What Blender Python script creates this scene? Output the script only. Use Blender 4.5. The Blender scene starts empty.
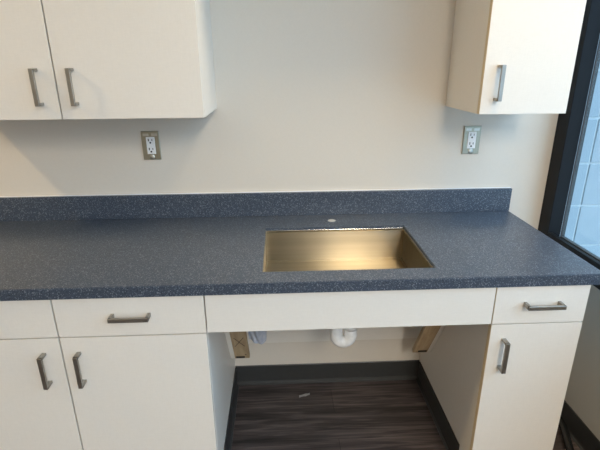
import bpy, bmesh, math, random
from mathutils import Vector, Matrix
random.seed(4)
SC = bpy.context.scene
COL = SC.collection

# ------------------------------------------------------------------ helpers
def bx(bm, x0, x1, y0, y1, z0, z1, bev=0.0, seg=2):
    """add a (bevelled) box to bm"""
    t = bmesh.new()
    bmesh.ops.create_cube(t, size=1.0)
    for v in t.verts:
        v.co = Vector(((x0 + x1) / 2 + v.co.x * (x1 - x0), (y0 + y1) / 2 + v.co.y * (y1 - y0), (z0 + z1) / 2 + v.co.z * (z1 - z0)))
    if bev > 0:
        bmesh.ops.bevel(t, geom=list(t.edges), offset=bev, segments=seg, affect='EDGES', profile=0.5)
    me = bpy.data.meshes.new('tmp'); t.to_mesh(me); t.free()
    bm.from_mesh(me); bpy.data.meshes.remove(me)
    return bm

def box(*a, **k):
    return bx(bmesh.new(), *a, **k)

def tube(bm, pts, r, n=20, caps=True):
    """sweep a circle along pts; r is a number or a list"""
    P = [Vector(p) for p in pts]
    rings = []
    nrm = None
    for i, p in enumerate(P):
        d = (P[min(i + 1, len(P) - 1)] - P[max(i - 1, 0)]).normalized()
        if nrm is None:
            a = Vector((0, 0, 1)) if abs(d.z) < .9 else Vector((0, 1, 0))
            nrm = d.cross(a).normalized()
        else:
            nrm = (nrm - d * nrm.dot(d)).normalized()
        b = d.cross(nrm)
        rr = r[i] if isinstance(r, (list, tuple)) else r
        rings.append([bm.verts.new(p + (nrm * math.cos(2 * math.pi * k / n) + b * math.sin(2 * math.pi * k / n)) * rr) for k in range(n)])
    for A, B in zip(rings, rings[1:]):
        for k in range(n):
            f = bm.faces.new((A[k], A[(k + 1) % n], B[(k + 1) % n], B[k])); f.smooth = True
    if caps:
        bm.faces.new(rings[0][::-1]); bm.faces.new(rings[-1])
    return bm

def lathe(bm, prof, c, axis='Z', n=32):
    """revolve (radius, height) profile about an axis through c"""
    c = Vector(c); rings = []
    for r, h in prof:
        ring = []
        for k in range(n):
            a = 2 * math.pi * k / n
            u, v = r * math.cos(a), r * math.sin(a)
            o = Vector((u, v, h)) if axis == 'Z' else Vector((u, -h, v))
            ring.append(bm.verts.new(c + o))
        rings.append(ring)
    for A, B in zip(rings, rings[1:]):
        for k in range(n):
            f = bm.faces.new((A[k], A[(k + 1) % n], B[(k + 1) % n], B[k])); f.smooth = True
    for R_ in (rings[0], rings[-1]):
        if len(set((round(v.co.x, 6), round(v.co.y, 6), round(v.co.z, 6)) for v in R_)) > 2:
            bm.faces.new(R_)
    return bm

def root_loc(p):
    while p.parent: p = p.parent
    return Vector(p.location)

def obj(name, bm, m, parent=None, base=None):
    """link bm (world coordinates) as ONE mesh object"""
    bmesh.ops.recalc_face_normals(bm, faces=bm.faces)
    if parent is not None:
        o0 = root_loc(parent)
    elif base is not None:
        o0 = Vector(base)
    else:
        xs = [v.co for v in bm.verts]
        mn = [min(v[i] for v in xs) for i in range(3)]; mx = [max(v[i] for v in xs) for i in range(3)]
        o0 = Vector(((mn[0] + mx[0]) / 2, (mn[1] + mx[1]) / 2, mn[2]))
    for v in bm.verts: v.co -= o0
    me = bpy.data.meshes.new(name); bm.to_mesh(me); bm.free()
    o = bpy.data.objects.new(name, me); COL.objects.link(o)
    me.materials.append(m)
    if parent is not None: o.parent = parent
    else: o.location = o0
    return o

def thing(name, label, cat, loc, group=None):
    o = bpy.data.objects.new(name, None); COL.objects.link(o)
    o.empty_display_size = .05; o.location = loc
    o['label'] = label; o['category'] = cat
    if group: o['group'] = group
    return o

def tag(o, label, cat, group=None):
    o['label'] = label; o['category'] = cat
    if group: o['group'] = group
    return o

def struct(name, bm, m, label, cat, parent=None):
    o = obj(name, bm, m, parent)
    o['kind'] = 'structure'
    if parent is None: o['label'] = label; o['category'] = cat
    return o

# ---------------------------------------------------------------- materials
def new_mat(name):
    m = bpy.data.materials.new(name); m.use_nodes = True
    nt = m.node_tree; b = nt.nodes['Principled BSDF']
    return m, nt, b

def N(nt, t, **inp):
    n = nt.nodes.new(t)
    for k, v in inp.items():
        k2 = k.replace('_', ' ')
        n.inputs[k2].default_value = v
    return n

def coords(nt, scale=(1, 1, 1), kind='Object'):
    tc = nt.nodes.new('ShaderNodeTexCoord'); mp = nt.nodes.new('ShaderNodeMapping')
    mp.inputs['Scale'].default_value = scale
    nt.links.new(tc.outputs[kind], mp.inputs['Vector'])
    return mp.outputs['Vector']

def ramp(nt, src, stops):
    r = nt.nodes.new('ShaderNodeValToRGB')
    els = r.color_ramp.elements
    while len(els) < len(stops): els.new(.5)
    for e, (p, c) in zip(els, stops):
        e.position = p; e.color = (*c, 1) if len(c) == 3 else c
    nt.links.new(src, r.inputs['Fac'])
    return r.outputs['Color']

def bump(nt, b, src, strength, dist=.001):
    n = nt.nodes.new('ShaderNodeBump')
    n.inputs['Strength'].default_value = strength; n.inputs['Distance'].default_value = dist
    nt.links.new(src, n.inputs['Height']); nt.links.new(n.outputs['Normal'], b.inputs['Normal'])

def flat_mat(name, c, rough=.5, metal=0, noise=.04, nscale=(40, 40, 40), bstr=0.0):
    m, nt, b = new_mat(name)
    v = coords(nt, nscale)
    n = N(nt, 'ShaderNodeTexNoise', Scale=1.0, Detail=4.0); nt.links.new(v, n.inputs['Vector'])
    lo = tuple(max(0, x * (1 - noise)) for x in c); hi = tuple(min(1, x * (1 + noise)) for x in c)
    nt.links.new(ramp(nt, n.outputs['Fac'], [(.3, lo), (.7, hi)]), b.inputs['Base Color'])
    b.inputs['Roughness'].default_value = rough; b.inputs['Metallic'].default_value = metal
    if bstr: bump(nt, b, n.outputs['Fac'], bstr)
    return m

def laminate(name, c, rough=.42):
    # off white woven-look laminate, faint vertical streaks
    m, nt, b = new_mat(name)
    v1 = coords(nt, (420, 420, 40)); v2 = coords(nt, (60, 60, 300))
    a = N(nt, 'ShaderNodeTexNoise', Scale=1.0, Detail=2.0); nt.links.new(v1, a.inputs['Vector'])
    d = N(nt, 'ShaderNodeTexNoise', Scale=1.0, Detail=2.0); nt.links.new(v2, d.inputs['Vector'])
    mx = nt.nodes.new('ShaderNodeMath'); mx.operation = 'ADD'
    nt.links.new(a.outputs['Fac'], mx.inputs[0]); nt.links.new(d.outputs['Fac'], mx.inputs[1])
    hf = nt.nodes.new('ShaderNodeMath'); hf.operation = 'MULTIPLY'; hf.inputs[1].default_value = .5
    nt.links.new(mx.outputs[0], hf.inputs[0])
    nt.links.new(ramp(nt, hf.outputs[0], [(.35, tuple(x * .98 for x in c)), (.65, tuple(min(1, x * 1.015) for x in c))]), b.inputs['Base Color'])
    b.inputs['Roughness'].default_value = rough
    bump(nt, b, hf.outputs[0], .05, .0004)
    return m

def speckle():
    m, nt, b = new_mat('speckled_solid_surface')
    v = coords(nt, (1, 1, 1))
    n1 = N(nt, 'ShaderNodeTexVoronoi', Scale=420.0); nt.links.new(v, n1.inputs['Vector'])
    n2 = N(nt, 'ShaderNodeTexNoise', Scale=520.0, Detail=2.0); nt.links.new(v, n2.inputs['Vector'])
    n3 = N(nt, 'ShaderNodeTexNoise', Scale=260.0, Detail=2.0); nt.links.new(v, n3.inputs['Vector'])
    sp = nt.nodes.new('ShaderNodeSeparateColor'); nt.links.new(n1.outputs['Color'], sp.inputs[0])
    base = ramp(nt, n2.outputs['Fac'], [(.36, CT_LO), (.5, CT_MID), (.66, CT_HI)])
    chips = ramp(nt, sp.outputs[0], [(.0, (0, 0, 0)), (.87, (0, 0, 0)), (.9, (1, 1, 1))])
    mix = nt.nodes.new('ShaderNodeMix'); mix.data_type = 'RGBA'
    nt.links.new(chips, mix.inputs['Factor']); nt.links.new(base, mix.inputs[6]); mix.inputs[7].default_value = CT_CHIP
    dk = ramp(nt, n3.outputs['Fac'], [(.33, (0, 0, 0)), (.38, (1, 1, 1))])
    mu = nt.nodes.new('ShaderNodeMix'); mu.data_type = 'RGBA'; mu.blend_type = 'MULTIPLY'; mu.inputs['Factor'].default_value = .6
    nt.links.new(mix.outputs[2], mu.inputs[6]); nt.links.new(dk, mu.inputs[7])
    nt.links.new(mu.outputs[2], b.inputs['Base Color'])
    b.inputs['Roughness'].default_value = .33
    b.inputs['Specular IOR Level'].default_value = .6
    return m
CT_LO = (.023, .036, .058); CT_MID = (.041, .058, .086); CT_HI = (.088, .108, .146); CT_CHIP = (.21, .23, .265, 1)

def steel(name, c=(.62, .60, .56), rough=.3, aniso=0.0, stretch=(6, 6, 600), bs=.15):
    m, nt, b = new_mat(name)
    v = coords(nt, stretch)
    n = N(nt, 'ShaderNodeTexNoise', Scale=1.0, Detail=3.0); nt.links.new(v, n.inputs['Vector'])
    nt.links.new(ramp(nt, n.outputs['Fac'], [(.3, tuple(x * .92 for x in c)), (.7, tuple(min(1, x * 1.06) for x in c))]), b.inputs['Base Color'])
    b.inputs['Metallic'].default_value = 1; b.inputs['Roughness'].default_value = rough
    if aniso:
        b.inputs['Anisotropic'].default_value = aniso
        t = nt.nodes.new('ShaderNodeCombineXYZ'); t.inputs[1].default_value = .5; t.inputs[2].default_value = .87
        nt.links.new(t.outputs[0], b.inputs['Tangent'])   # brushed sideways
    if bs: bump(nt, b, n.outputs['Fac'], bs, .0002)
    return m

def wood_floor():
    m, nt, b = new_mat('dark_wood_plank_vinyl')
    v = coords(nt, (1, 1, 1))
    br = N(nt, 'ShaderNodeTexBrick', Scale=1.0)
    br.inputs['Brick Width'].default_value = 1.22; br.inputs['Row Height'].default_value = .152
    br.inputs['Mortar Size'].default_value = .0012; br.inputs['Mortar Smooth'].default_value = .3
    br.inputs['Color1'].default_value = (.85, .85, .85, 1); br.inputs['Color2'].default_value = (1.15, 1.12, 1.1, 1); br.inputs['Mortar'].default_value = (.3, .3, .3, 1)
    nt.links.new(v, br.inputs['Vector'])
    g = coords(nt, (3.2, 62, 20))
    n = N(nt, 'ShaderNodeTexNoise', Scale=1.0, Detail=7.0, Roughness=.62, Distortion=.9); nt.links.new(g, n.inputs['Vector'])
    g2 = coords(nt, (1.1, 9, 4))
    n2 = N(nt, 'ShaderNodeTexNoise', Scale=1.0, Detail=3.0, Distortion=1.5); nt.links.new(g2, n2.inputs['Vector'])
    ad = nt.nodes.new('ShaderNodeMath'); ad.operation = 'MULTIPLY_ADD'; ad.inputs[1].default_value = .55
    nt.links.new(n2.outputs['Fac'], ad.inputs[0]); nt.links.new(n.outputs['Fac'], ad.inputs[2])
    c = ramp(nt, ad.outputs[0], [(.52, (.014, .011, .0105)), (.74, (.056, .044, .042)), (.98, (.16, .125, .115))])
    mu = nt.nodes.new('ShaderNodeMix'); mu.data_type = 'RGBA'; mu.blend_type = 'MULTIPLY'; mu.inputs['Factor'].default_value = 1
    nt.links.new(c, mu.inputs[6]); nt.links.new(br.outputs['Color'], mu.inputs[7])
    nt.links.new(mu.outputs[2], b.inputs['Base Color'])
    b.inputs['Roughness'].default_value = .45
    bump(nt, b, n.outputs['Fac'], .2, .0006)
    return m

def block_paint():
    m, nt, b = new_mat('painted_block')
    tc = nt.nodes.new('ShaderNodeTexCoord'); mp = nt.nodes.new('ShaderNodeMapping')
    nt.links.new(tc.outputs['Object'], mp.inputs['Vector'])
    n = N(nt, 'ShaderNodeTexNoise', Scale=120.0, Detail=5.0, Roughness=.7); nt.links.new(mp.outputs[0], n.inputs['Vector'])
    n2 = N(nt, 'ShaderNodeTexNoise', Scale=9.0, Detail=2.0); nt.links.new(mp.outputs[0], n2.inputs['Vector'])
    nt.links.new(ramp(nt, n2.outputs['Fac'], [(.3, (.325, .395, .44)), (.7, (.355, .425, .47))]), b.inputs['Base Color'])
    b.inputs['Roughness'].default_value = .75
    bump(nt, b, n.outputs['Fac'], .5, .003)
    return m

def glass_pane():
    m = bpy.data.materials.new('clear_glass'); m.use_nodes = True
    nt = m.node_tree; nt.nodes.remove(nt.nodes['Principled BSDF'])
    out = nt.nodes['Material Output']
    tr = nt.nodes.new('ShaderNodeBsdfTransparent'); tr.inputs[0].default_value = (.93, .97, .97, 1)
    gl = nt.nodes.new('ShaderNodeBsdfGlossy'); gl.inputs['Roughness'].default_value = .0
    lw = nt.nodes.new('ShaderNodeLayerWeight'); lw.inputs['Blend'].default_value = .5
    pw = nt.nodes.new('ShaderNodeMath'); pw.operation = 'POWER'; pw.inputs[1].default_value = 5
    nt.links.new(lw.outputs['Facing'], pw.inputs[0])
    ma = nt.nodes.new('ShaderNodeMath'); ma.operation = 'MULTIPLY_ADD'; ma.inputs[1].default_value = .9; ma.inputs[2].default_value = .035
    nt.links.new(pw.outputs[0], ma.inputs[0])
    mx = nt.nodes.new('ShaderNodeMixShader')
    nt.links.new(ma.outputs[0], mx.inputs[0]); nt.links.new(tr.outputs[0], mx.inputs[1]); nt.links.new(gl.outputs[0], mx.inputs[2])
    nt.links.new(mx.outputs[0], out.inputs['Surface'])
    return m

def film():
    m = bpy.data.materials.new('clear_plastic_film'); m.use_nodes = True
    nt = m.node_tree; b = nt.nodes['Principled BSDF']; out = nt.nodes['Material Output']
    v = coords(nt, (60, 60, 60)); n = N(nt, 'ShaderNodeTexNoise', Scale=1.0, Detail=3.0); nt.links.new(v, n.inputs['Vector'])
    nt.links.new(ramp(nt, n.outputs['Fac'], [(.3, (.62, .68, .82)), (.7, (.86, .89, .96))]), b.inputs['Base Color'])
    b.inputs['Roughness'].default_value = .18
    tr = nt.nodes.new('ShaderNodeBsdfTransparent'); tr.inputs[0].default_value = (.88, .9, .97, 1)
    mx = nt.nodes.new('ShaderNodeMixShader'); mx.inputs[0].default_value = .7
    nt.links.new(tr.outputs[0], mx.inputs[1]); nt.links.new(b.outputs[0], mx.inputs[2]); nt.links.new(mx.outputs[0], out.inputs['Surface'])
    return m

def raw_wood():
    m, nt, b = new_mat('raw_plywood')
    v = coords(nt, (60, 10, 10)); n = N(nt, 'ShaderNodeTexNoise', Scale=1.0, Detail=5.0, Distortion=.6); nt.links.new(v, n.inputs['Vector'])
    nt.links.new(ramp(nt, n.outputs['Fac'], [(.3, (.36, .25, .145)), (.5, (.44, .32, .19)), (.72, (.51, .385, .24))]), b.inputs['Base Color'])
    b.inputs['Roughness'].default_value = .7
    return m

M = dict(
    lam=laminate('white_laminate', (.80, .755, .69)),
    edge=flat_mat('tan_edge_band', (.72, .58, .38), .5, nscale=(20, 20, 200)),
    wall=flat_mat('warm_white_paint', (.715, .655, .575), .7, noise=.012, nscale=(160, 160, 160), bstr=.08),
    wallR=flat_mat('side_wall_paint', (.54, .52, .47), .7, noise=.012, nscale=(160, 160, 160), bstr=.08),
    ceil=flat_mat('ceiling_paint', (.82, .81, .78), .8, noise=.01),
    counter=speckle(),
    sink=steel('brushed_sink_steel', (.47, .415, .315), .31, .96, (1, 40, 40), 0),
    nickel=steel('brushed_nickel', (.37, .355, .325), .40, 0, (30, 30, 30), .03),
    plate=steel('stainless_plate', (.40, .385, .31), .42, 0, (500, 10, 10), .05),
    zinc=steel('zinc_plated_strap', (.62, .61, .56), .45, 0, (40, 40, 40), .1),
    dark=flat_mat('matte_black', (.012, .012, .012), .7),
    floor=wood_floor(),
    vinyl=flat_mat('charcoal_vinyl_base', (.038, .039, .039), .42, noise=.05),
    alu=flat_mat('black_anodised_aluminium', (.009, .011, .014), .42, noise=.06, nscale=(60, 60, 8)),
    gasket=flat_mat('grey_glazing_bead', (.05, .056, .06), .45),
    block=block_paint(), mortar=flat_mat('painted_mortar', (.58, .64, .66), .8),
    glass=glass_pane(), film=film(), rawwood=raw_wood(),
    device=flat_mat('white_device_plastic', (.86, .87, .88), .35, noise=.01),
    slot=flat_mat('dark_slot', (.02, .02, .022), .5),
    pvc=flat_mat('white_pvc', (.86, .86, .85), .28, noise=.07, nscale=(70, 70, 70), bstr=.3),
    cap=flat_mat('pale_cap', (.50, .50, .49), .4, noise=.02),
    rubber=flat_mat('black_rubber', (.014, .015, .016), .16),
    pencil=flat_mat('pencil_mark', (.09, .06, .04), .8),
    paper=flat_mat('white_scrap', (.36, .35, .34), .6),
    chrome=steel('polished_drain_steel', (.7, .68, .62), .18),
    ground=flat_mat('concrete_ground', (.42, .42, .41), .8, nscale=(8, 8, 8), noise=.1),
)

M['alu'].node_tree.nodes['Principled BSDF'].inputs['Specular IOR Level'].default_value = .15
# ------------------------------------------------------------------ numbers
H = .864; TH = .0353; DC = .635; XR = .870; XL = -1.30
F = -.627                      # plane of the base door fronts
DT = .019                      # door thickness
XKL, XKR = -.3394, .5500       # knee space faces
XW = 1.087                     # right wall
XF = 1.0215                    # room face of the window frame
UZ, UD, UT = 1.3027, .3209, 2.065
CEIL = 2.72; XLW = -3.3; YFW = -6.2

# ------------------------------------------------------------------ setting
struct('floor', box(XLW - .1, XW + .1, YFW - .1, .1, -.08, 0), M['floor'], 'dark brown wood plank vinyl floor in the knee space', 'floor')
struct('ceiling', box(XLW - .1, XW + .1, YFW - .1, .1, CEIL, CEIL + .08), M['ceil'], 'white ceiling above the cabinets', 'ceiling')
struct('wall_back', box(XLW - .1, XF + .1, 0, .12, 0, CEIL), M['wall'], 'warm white painted wall behind the sink counter', 'wall')
struct('wall_left', box(XLW - .1, XLW, YFW, 0, 0, CEIL), M['wall'], 'warm white wall far left of the cabinets', 'wall')
struct('wall_front', box(XLW - .1, XW + .1, YFW - .1, YFW, 0, CEIL), M['wall'], 'warm white wall facing the sink counter', 'wall')
WB, WT, WY = .699, 2.66, -5.6
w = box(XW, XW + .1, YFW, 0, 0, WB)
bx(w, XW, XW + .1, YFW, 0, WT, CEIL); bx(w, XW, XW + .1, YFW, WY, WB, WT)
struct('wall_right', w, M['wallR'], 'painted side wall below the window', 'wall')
# added unseen soffit over the cabinets, sized to darken the wall top
struct('shade_soffit_1', box(XLW, XW, -.385, 0, UT + .001, CEIL), M['wall'], 'added unseen soffit shading the top of the back wall', 'soffit')

def cove(bm, P, d_out, h=.1055, t=.004, toe=.013):
    """cove base profile swept from P[0] to P[1]; d_out = direction into the room"""
    a, b = Vector(P[0]), Vector(P[1]); d = Vector(d_out)
    prof = [(0, 0), (toe, 0), (toe, .003), (.007, .008), (t, .018), (t, h - .003), (t * .5, h), (0, h)]
    ra = [bm.verts.new(a + d * u + Vector((0, 0, z))) for u, z in prof]
    rb = [bm.verts.new(b + d * u + Vector((0, 0, z))) for u, z in prof]
    n = len(prof)
    for k in range(n): bm.faces.new((ra[k], ra[(k + 1) % n], rb[(k + 1) % n], rb[k]))
    bm.faces.new(ra[::-1]); bm.faces.new(rb)
    return bm
struct('baseboard_back', cove(bmesh.new(), [(XKL, 0, 0), (XKR, 0, 0)], (0, -1, 0)), M['vinyl'], 'charcoal vinyl base along the wall at the back of the knee space', 'baseboard')
struct('baseboard_left', cove(bmesh.new(), [(XKL, -.0135, 0), (XKL, -.525, 0)], (1, 0, 0)), M['vinyl'], 'charcoal vinyl base on the left side of the knee space', 'baseboard')
struct('baseboard_right', cove(bmesh.new(), [(XKR, -.0135, 0), (XKR, -.522, 0)], (-1, 0, 0)), M['vinyl'], 'charcoal vinyl base on the right side of the knee space', 'baseboard')
struct('baseboard_side', cove(bmesh.new(), [(XW, 0, 0), (XW, YFW, 0)], (-1, 0, 0)), M['vinyl'], 'dark vinyl base along the side wall under the window', 'baseboard')

# window in the right wall
win = thing('window_1', 'black framed window in the side wall at the right end of the counter', 'window', (XF, -1.6, WB))
win['kind'] = 'structure'
XG = 1.077                 # where the jamb recess ends
def wpart(name, bm, m): 
    o = obj(name, bm, m, win); o['kind'] = 'structure'; return o
wpart('window_jamb', box(XF, XG, -.077, -.0005, WB, WT, bev=.0015), M['alu'])
wpart('window_jamb', box(XF, XG, WY, WY + .077, WB, WT, bev=.0015), M['alu'])
wpart('window_mullion', box(XF, XG, -1.72, -1.66, WB + .097, WT - .08, bev=.0015), M['alu'])
rail = box(XF, XF + .017, WY + .077, -.0772, WB, WB + .087, bev=.0015)
bx(rail, XF + .0168, XW - .0005, WY + .077, -.0772, WB, WB + .060, bev=.001)
bx(rail, XF + .030, XF + .034, WY + .077, -.0772, WB + .058, WB + .068, bev=.0008)
wpart('window_sill', rail, M['alu'])
wpart('window_head', box(XF, XG, WY + .077, -.0772, WT - .08, WT, bev=.0015), M['alu'])
for ya, yb in ((-1.66, -.077), (WY + .077, -1.72)):
    bd = box(XG, XG + .017, ya + .006, yb - .006, WB + .0605, WB + .069, bev=.001)
    bx(bd, XG, XG + .017, ya + .006, yb - .006, WT - .10, WT - .0805, bev=.001)
    bx(bd, XG, XG + .017, yb - .006, yb, WB + .0605, WT - .0805, bev=.001)
    bx(bd, XG, XG + .017, ya, ya + .006, WB + .0605, WT - .0805, bev=.001)
    wpart('glazing_bead', bd, M['gasket'])
    wpart('window_pane', box(XG + .006, XG + .011, ya + .0061, yb - .0061, WB + .0692, WT - .1002), M['glass'])

# painted block wall outside, its joints real grooves
bw = box(XW + .10, 6.0, .166, .30, -.4, 3.4)
struct('wall_exterior', bw, M['mortar'], 'painted concrete block wall outside the window', 'wall')
ext = bpy.data.objects['wall_exterior']
bl = bmesh.new()
for r in range(-5, 13):
    z0 = .6193 + r * .2032
    for c in range(-1, 12):
        x0 = 1.308 + c * .4064
        xa = max(x0 + .0045, XW + .10)
        bx(bl, xa, x0 + .4019, .16, .20, z0 + .0045, z0 + .1987, bev=.002, seg=1)
o = obj('block_face', bl, M['block'], ext); o['kind'] = 'structure'
struct('ground_outside', box(XW + .1, 9, -9, .166, -.5, -.4), M['ground'], 'grey concrete ground outside the window', 'ground')

# ------------------------------------------------------------------ handles
def bar_handle(parent, kind, c, yf, L=.1115, wd=.0135, proj=.033):
    """square D-shaped bar pull; c = (x, z) of its centre, yf = door plane"""
    x, z = c; b = bmesh.new(); h = L / 2
    t = .0085
    if kind == 'V':
        bx(b, x - wd / 2, x + wd / 2, yf - proj, yf - proj + t, z - h, z + h, bev=.0012)
        for s in (-1, 1):
            za, zb = sorted((z + s * h, z + s * (h - .0095)))
            bx(b, x - wd / 2, x + wd / 2, yf - proj + .001, yf + .0005, za, zb, bev=.0012)
    else:
        bx(b, x - h, x + h, yf - proj, yf - proj + t, z - wd / 2, z + wd / 2, bev=.0012)
        for s in (-1, 1):
            xa, xb = sorted((x + s * h, x + s * (h - .0095)))
            bx(b, xa, xb, yf - proj + .001, yf + .0005, z - wd / 2, z + wd / 2, bev=.0012)
    o = obj('handle', b, M['nickel'], parent); o['label'] = 'brushed nickel square bar handle'
    return o

def panel(name, parent, x0, x1, yf, z0, z1, edge=None):
    """a door or drawer front whose narrow sides can carry a tan core strip"""
    o = obj(name, box(x0, x1, yf, yf + DT, z0, z1, bev=.0006), M['lam'], parent)
    return o

# ------------------------------------------------------------ wall cabinets
def wall_cab(label, x0, x1, splits, handles, name='wall_cabinet'):
    t = thing(name, label, 'cabinet', ((x0 + x1) / 2, -UD / 2, UZ), 'wall cabinets above the counter')
    yb = -UD + DT + .0025
    b = bmesh.new(); p = .018
    bx(b, x0, x0 + p, yb, -.0003, UZ, UT, bev=.0006); bx(b, x1 - p, x1, yb, -.0003, UZ, UT, bev=.0006)
    bx(b, x0 + p, x1 - p, yb + .002, -.0003, UZ, UZ + p); bx(b, x0 + p, x1 - p, yb + .002, -.0003, UT - p, UT)
    bx(b, x0 + p, x1 - p, -.012, -.0003, UZ + p, UT - p)
    bx(b, x0 + p, x1 - p, yb + .02, -.012, UZ + .38, UZ + .38 + p)
    obj('carcass', b, M['lam'], t)
    for (a, c), hx in zip(splits, handles):
        d = panel('door', t, a, c, -UD, UZ + .001, UT - .002)
        bar_handle(d, 'V', (hx, UZ + .100), -UD)
    return t
wall_cab('white double-door wall cabinet at upper left, two nickel bar handles', -1.2405, -.3466,
         [(-1.239, -.7973), (-.7922, -.3474)], [-.849, -.7405])
cr = wall_cab('narrow white single-door wall cabinet beside the window', .5560, .8490, [(.5560, .8490)], [.6035])
# its door and carcass show a tan edge band on the left
for ch in list(cr.children):
    if ch.name.startswith('door'):
        e = obj('edge_band', box(.5553, .5561, -UD + .0012, -UD + DT - .0012, UZ + .002, UT - .004), M['edge'], ch)
        e['label'] = 'tan edge strip along the door side'

# ------------------------------------------------------------ base cabinets
def base_cab(label, x0, x1, fronts, hd, z_split=.6947):
    t = thing('base_cabinet', label, 'cabinet', ((x0 + x1) / 2, -.3, 0), 'base cabinets under the counter')
    yb = F + DT + .0025; p = .018; top = H - .0135
    b = bmesh.new()
    for a in (x0, x1 - p):
        bx(b, a, a + p, yb, -.0003, .10, top, bev=.0006)
        bx(b, a, a + p, -.545, -.0003, 0, .10)
    bx(b, x0 + p, x1 - p, yb + .002, -.0003, .10, .10 + p)
    bx(b, x0 + p, x1 - p, -.012, -.0003, .118, top)
    bx(b, x0 + p, x1 - p, yb + .002, yb + .08, top - p, top)
    bx(b, x0 + p, x1 - p, yb + .002, yb + .02, z_split - .012, z_split + .012)
    obj('carcass', b, M['lam'], t)
    obj('toe_kick', box(x0 + p, x1 - p, -.545, -.53, 0, .10), M['vinyl'], t)
    for (a, c), hx in zip(fronts, hd):
        w = panel('drawer', t, a, c, F, z_split + .0023, .8255)
        bar_handle(w, 'H', ((a + c) / 2 + .002, .766), F, L=.1165)
        d = panel('door', t, a, c, F, .105, z_split - .0023)
        bar_handle(d, 'V', (hx, .5885), F)
    return t
base_cab('white base cabinet left of the knee space, two drawers over two doors', -1.2405, XKL,
         [(-1.239, -.7833), (-.7783, -.3400)], [-.8345, -.7300])
cb = base_cab('narrow white base cabinet right of the knee space, drawer over single door', XKR, .8375,
         [(.5455, .8360)], [.5905])
for ch in list(cb.children):
    if ch.name.startswith('door') or ch.name.startswith('drawer'):
        z0, z1 = (.106, .692) if ch.name.startswith('door') else (.697, .8245)
        e = obj('edge_band', box(.5448, .5456, F + .0012, F + DT - .0012, z0, z1), M['edge'], ch)
        e['label'] = 'tan edge strip along the front side'

ap = obj('apron_panel', box(-.3362, .5418, F, F + DT, .6968, .8255, bev=.0012), M['lam'])
obj('mounting_rail', box(XKL + .0003, XKR - .0003, F + DT + .0001, F + DT + .018, .74, .80), M['lam'], ap)
tag(ap, 'long plain white apron panel under the counter in front of the sink', 'panel')

# --------------------------------------------------------------- countertop
SX0, SX1, SY0, SY1 = -.1672, .3735, -.5579, -.1714
def counter_mesh():
    b = bmesh.new(); zt, zb = H, H - .013
    xs = [XL, SX0, SX1, XR]; ys = [-DC, SY0, SY1, -.0002]
    V = {}
    for i, x in enumerate(xs):
        for j, y in enumerate(ys):
            for k, z in enumerate((zb, zt)): V[i, j, k] = b.verts.new((x, y, z))
    for i in range(3):
        for j in range(3):
            if (i, j) == (1, 1): continue
            b.faces.new([V[i, j, 1], V[i + 1, j, 1], V[i + 1, j + 1, 1], V[i, j + 1, 1]])
            b.faces.new([V[i, j, 0], V[i, j + 1, 0], V[i + 1, j + 1, 0], V[i + 1, j, 0]])
    def side(a, c): b.faces.new([V[a + (0,)], V[c + (0,)], V[c + (1,)], V[a + (1,)]])
    for i in range(3): side((i, 0), (i + 1, 0)); side((i + 1, 3), (i, 3))
    for j in range(3): side((0, j + 1), (0, j)); side((3, j), (3, j + 1))
    side((1, 1), (1, 2)); side((1, 2), (2, 2)); side((2, 2), (2, 1)); side((2, 1), (1, 1))
    # ease the arrises
    ed = []
    for e in b.edges:
        zs = [v.co.z for v in e.verts]
        if all(abs(z - zt) < 1e-6 for z in zs) and len(e.link_faces) == 2 and any(abs(f.normal.z) < .5 or True for f in e.link_faces):
            f0, f1 = e.link_faces
            f0.normal_update(); f1.normal_update()
            if abs(f0.normal.dot(f1.normal)) < .5: ed.append(e)
    bmesh.ops.bevel(b, geom=ed, offset=.002, segments=2, affect='EDGES')
    # built-up front and end edges
    bx(b, XL, XR, -DC, -DC + .022, H - TH, zb - .0001, bev=.0)
    bx(b, XR - .022, XR, -DC + .022, -.0002, H - TH, zb - .0001)
    return b
ct = obj('countertop', counter_mesh(), M['counter'], None, base=(0, -DC / 2, H - TH))
tag(ct, 'long dark blue speckled solid surface countertop with a sink cutout', 'countertop')
bs = box(XL, XR - .0005, -.0195, -.0003, H - .0002, H + .0994, bev=.0015)
obj('backsplash', bs, M['counter'], ct)
ck = box(XL, XR - .0005, -.0075, -.0002, H + .0990, H + .1012, bev=.0006)
cko = obj('caulk_bead', ck, M['device'], ct); cko['label'] = 'thin white caulk line along the top of the backsplash'
hole = lathe(bmesh.new(), [(.0001, .0014), (.010, .0014), (.0140, .0011), (.0155, .0004), (.0156, -.0005)], (.0990, -.0945, H))
ho = obj('faucet_hole_cap', hole, M['cap'], ct); ho['label'] = 'small pale round cap at the faucet hole'

# --------------------------------------------------------------------- sink
sk = thing('undermount_sink', 'rectangular brushed stainless undermount sink in the dark blue counter', 'sink', ((SX0 + SX1) / 2, (SY0 + SY1) / 2, .715))
ZS = .7205; r_ = .003
b = bmesh.new()
bmesh.ops.create_cube(b, size=1)
x0, x1, y0, y1 = SX0 - r_, SX1 + r_, SY0 - r_, SY1 + r_
zt = H - .0132
for v in b.verts:
    v.co = Vector(((x0 + x1) / 2 + v.co.x * (x1 - x0), (y0 + y1) / 2 + v.co.y * (y1 - y0), (ZS + zt) / 2 + v.co.z * (zt - ZS)))
top = [f for f in b.faces if f.calc_center_median().z > zt - 1e-4]
bmesh.ops.delete(b, geom=top, context='FACES_ONLY')
ed = [e for e in b.edges if not e.is_boundary]
bmesh.ops.bevel(b, geom=ed, offset=.006, segments=4, affect='EDGES')
bmesh.ops.recalc_face_normals(b, faces=b.faces)
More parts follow.
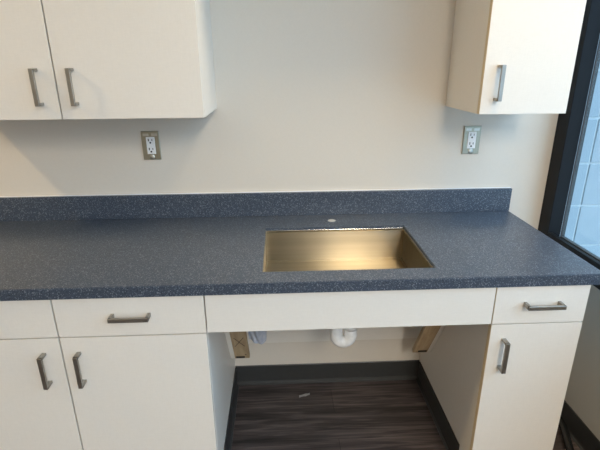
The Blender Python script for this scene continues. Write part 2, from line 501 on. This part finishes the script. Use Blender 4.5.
# slight fall of the floor to the drain is below what the photo shows; flange under the stone:
rim = [e for e in b.edges if e.is_boundary]
ex = bmesh.ops.extrude_edge_only(b, edges=rim)
cx_, cy_ = (x0 + x1) / 2, (y0 + y1) / 2
for v in [g for g in ex['geom'] if isinstance(g, bmesh.types.BMVert)]:
    v.co.x += .02 if v.co.x > cx_ else -.02
    v.co.y += .02 if v.co.y > cy_ else -.02
for f in b.faces: f.smooth = False
so = obj('basin', b, M['sink'], sk)
md = so.modifiers.new('thick', 'SOLIDIFY'); md.thickness = .0012; md.offset = 1
rm = bmesh.new(); zr0, zr1 = H - .0175, H - .0090
bx(rm, SX0 + .0001, SX1 - .0001, SY1 - .0018, SY1 - .0001, zr0, zr1, bev=.0006)
bx(rm, SX0 + .0001, SX1 - .0001, SY0 + .0001, SY0 + .0018, zr0, zr1, bev=.0006)
bx(rm, SX0 + .0001, SX0 + .0018, SY0 + .0018, SY1 - .0018, zr0, zr1, bev=.0006)
bx(rm, SX1 - .0018, SX1 - .0001, SY0 + .0018, SY1 - .0018, zr0, zr1, bev=.0006)
obj('rim', rm, M['chrome'], sk)
dr = lathe(bmesh.new(), [(.0001, -.006), (.030, -.006), (.036, .001), (.044, .0022), (.0455, .0008)], (cx_, cy_, ZS))
obj('drain', dr, M['chrome'], sk)

# ------------------------------------------------------------------- p trap
pt = thing('drain_trap', 'white wrapped drain trap hanging below the sink', 'pipe', (.118, -.36, .45))
R = .0238; zc = .4965; xa, xb = .0925, .1465; yt = -.36
rr = (xb - xa) / 2
pts = [(xa, yt, .712), (xa, yt, .62), (xa, yt, zc)]
for k in range(1, 13):
    a = math.pi + math.pi * k / 12
    pts.append(((xa + xb) / 2 + rr * math.cos(a), yt, zc + rr * math.sin(a)))
obj('trap_bend', tube(bmesh.new(), [(xa, yt, .60), (xa, yt, .55)] + pts[2:] + [(xb, yt, .53)], R), M['pvc'], pt)
obj('tailpiece', tube(bmesh.new(), [(xa, yt, .7144), (xa, yt, .595)], .019), M['pvc'], pt)
arm = [(xb, yt, .53), (xb, yt, .55)]
for k in range(1, 9):
    a = math.pi / 2 * k / 8
    arm.append((xb, yt + .03 * (1 - math.cos(a)), .55 + .03 * math.sin(a)))
arm += [(xb, -.2, .58), (xb, -.0215, .58)]
obj('trap_arm', tube(bmesh.new(), arm, .0195), M['pvc'], pt)
obj('slip_nut', lathe(bmesh.new(), [(.019, 0), (.0275, .001), (.0275, .024), (.019, .026)], (xa, yt, .588), n=10), M['pvc'], pt)
obj('slip_nut', lathe(bmesh.new(), [(.019, 0), (.0275, .001), (.0275, .022), (.019, .024)], (xb, yt, .526), n=10), M['pvc'], pt)

# ------------------------------------------------------------ under counter
bb = obj('backing_board', box(XKL + .0003, XKR - .0003, -.0195, -.0003, .2415, .66, bev=.001), M['lam'])
tag(bb, 'white board fixed to the wall at the back of the knee space', 'panel')

def cleat(label, xi, s, front_top, front_bot):
    """sloped side cleat; xi = cabinet face, s = +1 grows to the right; front line in the (y, z) plane"""
    a, c = Vector((0, *front_top)), Vector((0, *front_bot))
    d = (c - a).normalized()                     # down and back
    nrm = Vector((0, -d.z, d.y))                 # perpendicular in the side plane
    if nrm.y > 0: nrm = -nrm                     # points to the viewer
    t = thing('sloped_cleat', label, 'bracket', (xi, c.y, c.z), 'sloped cleats in the knee space')
    def slab(xa, xb, back, l0, l1, out=0.0, bev=.001):
        b = bmesh.new(); xa, xb = sorted((xa, xb))
        vs = []
        for x in (xa, xb):
            for l in (l0, l1):
                for q in (out, -back):
                    vs.append(b.verts.new(a + d * l + nrm * q + Vector((x, 0, 0))))
        # x, l, q ordering
        for f in ((0, 1, 3, 2), (4, 6, 7, 5), (0, 4, 5, 1), (2, 3, 7, 6), (0, 2, 6, 4), (1, 5, 7, 3)):
            b.faces.new([vs[i] for i in f])
        if bev: bmesh.ops.bevel(b, geom=list(b.edges), offset=bev, segments=1, affect='EDGES')
        return b
    L = (c - a).length
    up = .16
    st = obj('side_strip', slab(xi + s * .0003, xi + s * .0185, .06, -up, L), M['lam'], t); st['label'] = 'white laminate strip against the cabinet side'
    wb = obj('wood_block', slab(xi + s * .0187, xi + s * .083, .019, -up, L), M['rawwood'], t); wb['label'] = 'raw tan wood block'
    mk = obj('end_strip', slab(xi + s * .024, xi + s * .062, .0195, L - .022, L - .006, .0012, .0), M['dark'], wb); mk['label'] = 'dark strip at the lower end'  # thin dark strip across the block near its lower end
    return t, wb, slab, L
tL, wL, slabL, L1 = cleat('tan wooden sloped cleat with pencilled cross on the left cabinet side', XKL, 1, (-.268, .4655), (-.139, .248))
tR, wR, slabR, L2 = cleat('tan wooden sloped cleat on the right cabinet side of the knee space', XKR, -1, (-.268, .4655), (-.139, .248))
# pencilled cross and knot on the left block
a, c = Vector((0, -.268, .4655)), Vector((0, -.139, .248)); d = (c - a).normalized(); nn = Vector((0, d.z, -d.y)); 
if nn.y > 0: nn = -nn
cb_ = bmesh.new()
for q in (-1, 1):
    p0 = a + d * (L1 * .20) + nn * .0006 + Vector((XKL + .030 if q < 0 else XKL + .070, 0, 0))
    p1 = a + d * (L1 * .52) + nn * .0006 + Vector((XKL + .070 if q < 0 else XKL + .030, 0, 0))
    tube(cb_, [p0, p1], .0011, n=6)
obj('pencil_cross', cb_, M['pencil'], wL)
kb = bmesh.new()
p0 = a + d * (L1 - .038) + Vector((XKL + .068, 0, 0))
tube(kb, [p0 + nn * -.002, p0 + nn * .0008], .0035, n=10)
obj('screw_hole', kb, M['pencil'], wL)

# crumpled film hanging beside the left cleat, pressed against the board
fb = bmesh.new(); nu, nv = 22, 26
g = {}
for i in range(nu + 1):
    for j in range(nv + 1):
        u, v = i / nu, j / nv
        wdt = .062 - .020 * v * v
        x = -.226 + (u - .5) * 1.6 * wdt + .004 * math.sin(5 * v + 3 * u)
        z = .256 + .21 * (1 - v) + .010 * math.sin(5 * u + 1)
        bulge = .0008 + math.sin(math.pi * u) * .020
        y = -.0200 - abs(bulge * (1 + .30 * math.sin(9 * u + 5 * v)) + .004 * math.sin(15 * u - 9 * v)) 
        g[i, j] = fb.verts.new((x, y, z))
for i in range(nu):
    for j in range(nv):
        fb.faces.new((g[i, j], g[i + 1, j], g[i + 1, j + 1], g[i, j + 1]))
fo = obj('plastic_bag', fb, M['film'])
tag(fo, 'crumpled clear bluish plastic bag against the board beside the left cleat', 'bag')
md = fo.modifiers.new('thick', 'SOLIDIFY'); md.thickness = .0008; md.offset = 0

# ------------------------------------------------------------------ outlets
def outlet(label, x, z, tw=.0):
    t = thing('wall_outlet', label, 'outlet', (x, 0, z - .057), 'wall outlets above the backsplash')
    w, h = .0345, .0565
    p = bmesh.new()
    # bevelled plate
    y0, y1 = -.0003, -.0062
    rings = []
    for (dw, y) in ((0, y0), (0, -.0050), (.0014, y1)):
        rings.append([p.verts.new((x + sx * (w - dw), y, z + sz * (h - dw))) for sx, sz in ((-1, -1), (1, -1), (1, 1), (-1, 1))])
    for A, B in zip(rings, rings[1:]):
        for k in range(4): p.faces.new((A[k], A[(k + 1) % 4], B[(k + 1) % 4], B[k]))
    p.faces.new(rings[-1]); p.faces.new(rings[0][::-1])
    obj('cover_plate', p, M['plate'], t)
    rc = obj('receptacle', box(x - .0168, x + .0168, -.0085, -.004, z - .0335, z + .0335, bev=.0015), M['device'], t)
    rc['label'] = 'white rectangular receptacle'
    s = bmesh.new()
    for zz in (z + .019, z - .0165):
        bx(s, x - .0090, x - .0055, -.0089, -.008, zz - .0015, zz + .008)
        bx(s, x + .0050, x + .0078, -.0089, -.008, zz - .0005, zz + .0075)
        lathe(s, [(.0036, 0), (.0036, .0009)], (x - .0008, -.008, zz - .0075), axis='Y', n=12)
    obj('slots', s, M['slot'], rc)
    bt = box(x - .006, x + .006, -.0094, -.0082, z - .0022, z + .0022, bev=.0003)
    obj('test_button', bt, M['device'], rc)
    st = box(x - .0275, x - .005, -.0068, -.0058, z + .0375, z + .0475, bev=.0004)
    bx(st, x + .005, x + .0275, -.0068, -.0058, z + .0375, z + .0475, bev=.0004)
    so_ = obj('mounting_ear', st, M['zinc'], t); so_['label'] = 'bright metal ears near the top'
    s2 = lathe(bmesh.new(), [(.0105, 0), (.0105, .0006), (.004, .0012), (.0001, .0014)], (x, -.0060, z - .0445), axis='Y', n=20)
    obj('screw', s2, M['zinc'], t)
    return t
outlet('wall outlet below the wall cabinet at upper left', -.6140, 1.1635)
outlet('wall outlet below the narrow wall cabinet near the window', .6755, 1.1670)

# ------------------------------------------------------------- loose things
cp = [(1.050, -.12, .016), (1.068, -.22, .016), (1.070, -.31, .016), (1.058, -.38, .016), (1.020, -.48, .016), (.985, -.60, .016), (.965, -.75, .016), (.960, -.95, .016)]
def smooth(P, n=8):
    P = [Vector(p) for p in P]; out = []
    for i in range(len(P) - 1):
        p0, p1, p2, p3 = P[max(i - 1, 0)], P[i], P[i + 1], P[min(i + 2, len(P) - 1)]
        for k in range(n):
            t = k / n
            out.append(.5 * ((2 * p1) + (p2 - p0) * t + (2 * p0 - 5 * p1 + 4 * p2 - p3) * t * t + (3 * p1 - p0 - 3 * p2 + p3) * t ** 3))
    out.append(P[-1]); return out
cbl = obj('black_hose', tube(bmesh.new(), smooth(cp), .0155, n=16), M['rubber'])
tag(cbl, 'black hose on the floor between the narrow base cabinet and the side wall', 'hose')

sc = bmesh.new(); g = {}
for i in range(9):
    for j in range(4):
        u, v = i / 8, j / 3
        g[i, j] = sc.verts.new((-.040 + .05 * u, -.112 + .014 * v + .012 * u, .0012 + .004 * abs(math.sin(5 * u + 2 * v)) * (0.3 + u)))
for i in range(8):
    for j in range(3): sc.faces.new((g[i, j], g[i + 1, j], g[i + 1, j + 1], g[i, j + 1]))
so2 = obj('paper_scrap', sc, M['paper'])
tag(so2, 'tiny white scrap on the dark floor at the back of the knee space', 'scrap')
md = so2.modifiers.new('thick', 'SOLIDIFY'); md.thickness = .0006; md.offset = 1

# ------------------------------------------------------------------- lights
def area(name, loc, sx, sy, power, col, rot=(0, 0, 0), shape='RECTANGLE', spread=math.pi):
    l = bpy.data.lights.new(name, 'AREA'); l.shape = shape; l.size = sx; l.size_y = sy; l.energy = power; l.color = col; l.spread = spread
    o = bpy.data.objects.new(name, l); COL.objects.link(o); o.location = loc; o.rotation_euler = rot
    return o
WARM = (1.0, .74, .41)
area('ceiling_lamp_right', (.62, -.67, CEIL - .01), .5, .26, 20, WARM)
area('ceiling_lamp_left', (-2.27, -.95, CEIL - .01), .15, .15, 23, WARM)
area('ceiling_lamp_rear', (.74, -4.3, CEIL - .01), .45, 2.6, 122, (1.0, .93, .82))

area('fill_light_rear_left', (-1.6, -3.4, CEIL - .01), .6, .6, 12, WARM)  # added fill light, no fixture seen here; evens out the room brightness
SKY = 5.4
wd = bpy.data.worlds.new('World'); SC.world = wd; wd.use_nodes = True
bg = wd.node_tree.nodes['Background']
# overcast sky, three times brighter overhead than at the horizon
wt_ = wd.node_tree
tc = wt_.nodes.new('ShaderNodeTexCoord'); sx_ = wt_.nodes.new('ShaderNodeSeparateXYZ')
wt_.links.new(tc.outputs['Generated'], sx_.inputs[0])
cl_ = wt_.nodes.new('ShaderNodeClamp'); wt_.links.new(sx_.outputs['Z'], cl_.inputs['Value'])
ml_ = wt_.nodes.new('ShaderNodeMath'); ml_.operation = 'MULTIPLY_ADD'
ml_.inputs[1].default_value = SKY * 2 / 3; ml_.inputs[2].default_value = SKY / 3
wt_.links.new(cl_.outputs[0], ml_.inputs[0]); wt_.links.new(ml_.outputs[0], bg.inputs['Strength'])
bg.inputs['Color'].default_value = (.61, .86, 1.16, 1)

# ------------------------------------------------------------------- camera
cam = bpy.data.cameras.new('camera'); co = bpy.data.objects.new('camera', cam); COL.objects.link(co)
cam.sensor_width = 36; cam.lens = 454.62 / 600 * 36; cam.clip_start = .02
yaw, pitch, roll = .0422, -.3443, -.0072
fw = Vector((math.sin(yaw) * math.cos(pitch), math.cos(yaw) * math.cos(pitch), math.sin(pitch)))
ri = Vector((math.cos(yaw), -math.sin(yaw), 0)); up = ri.cross(fw)
r2 = ri * math.cos(roll) + up * math.sin(roll); u2 = -ri * math.sin(roll) + up * math.cos(roll)
mw = Matrix((r2, u2, -fw)).transposed().to_4x4(); mw.translation = Vector((-.1031, -1.8306, 1.4710))
co.matrix_world = mw
SC.camera = co
vs = SC.view_settings
vs.view_transform = 'Standard'; vs.look = 'None'; vs.gamma = 1; vs.use_curve_mapping = False; vs.exposure = 0.04
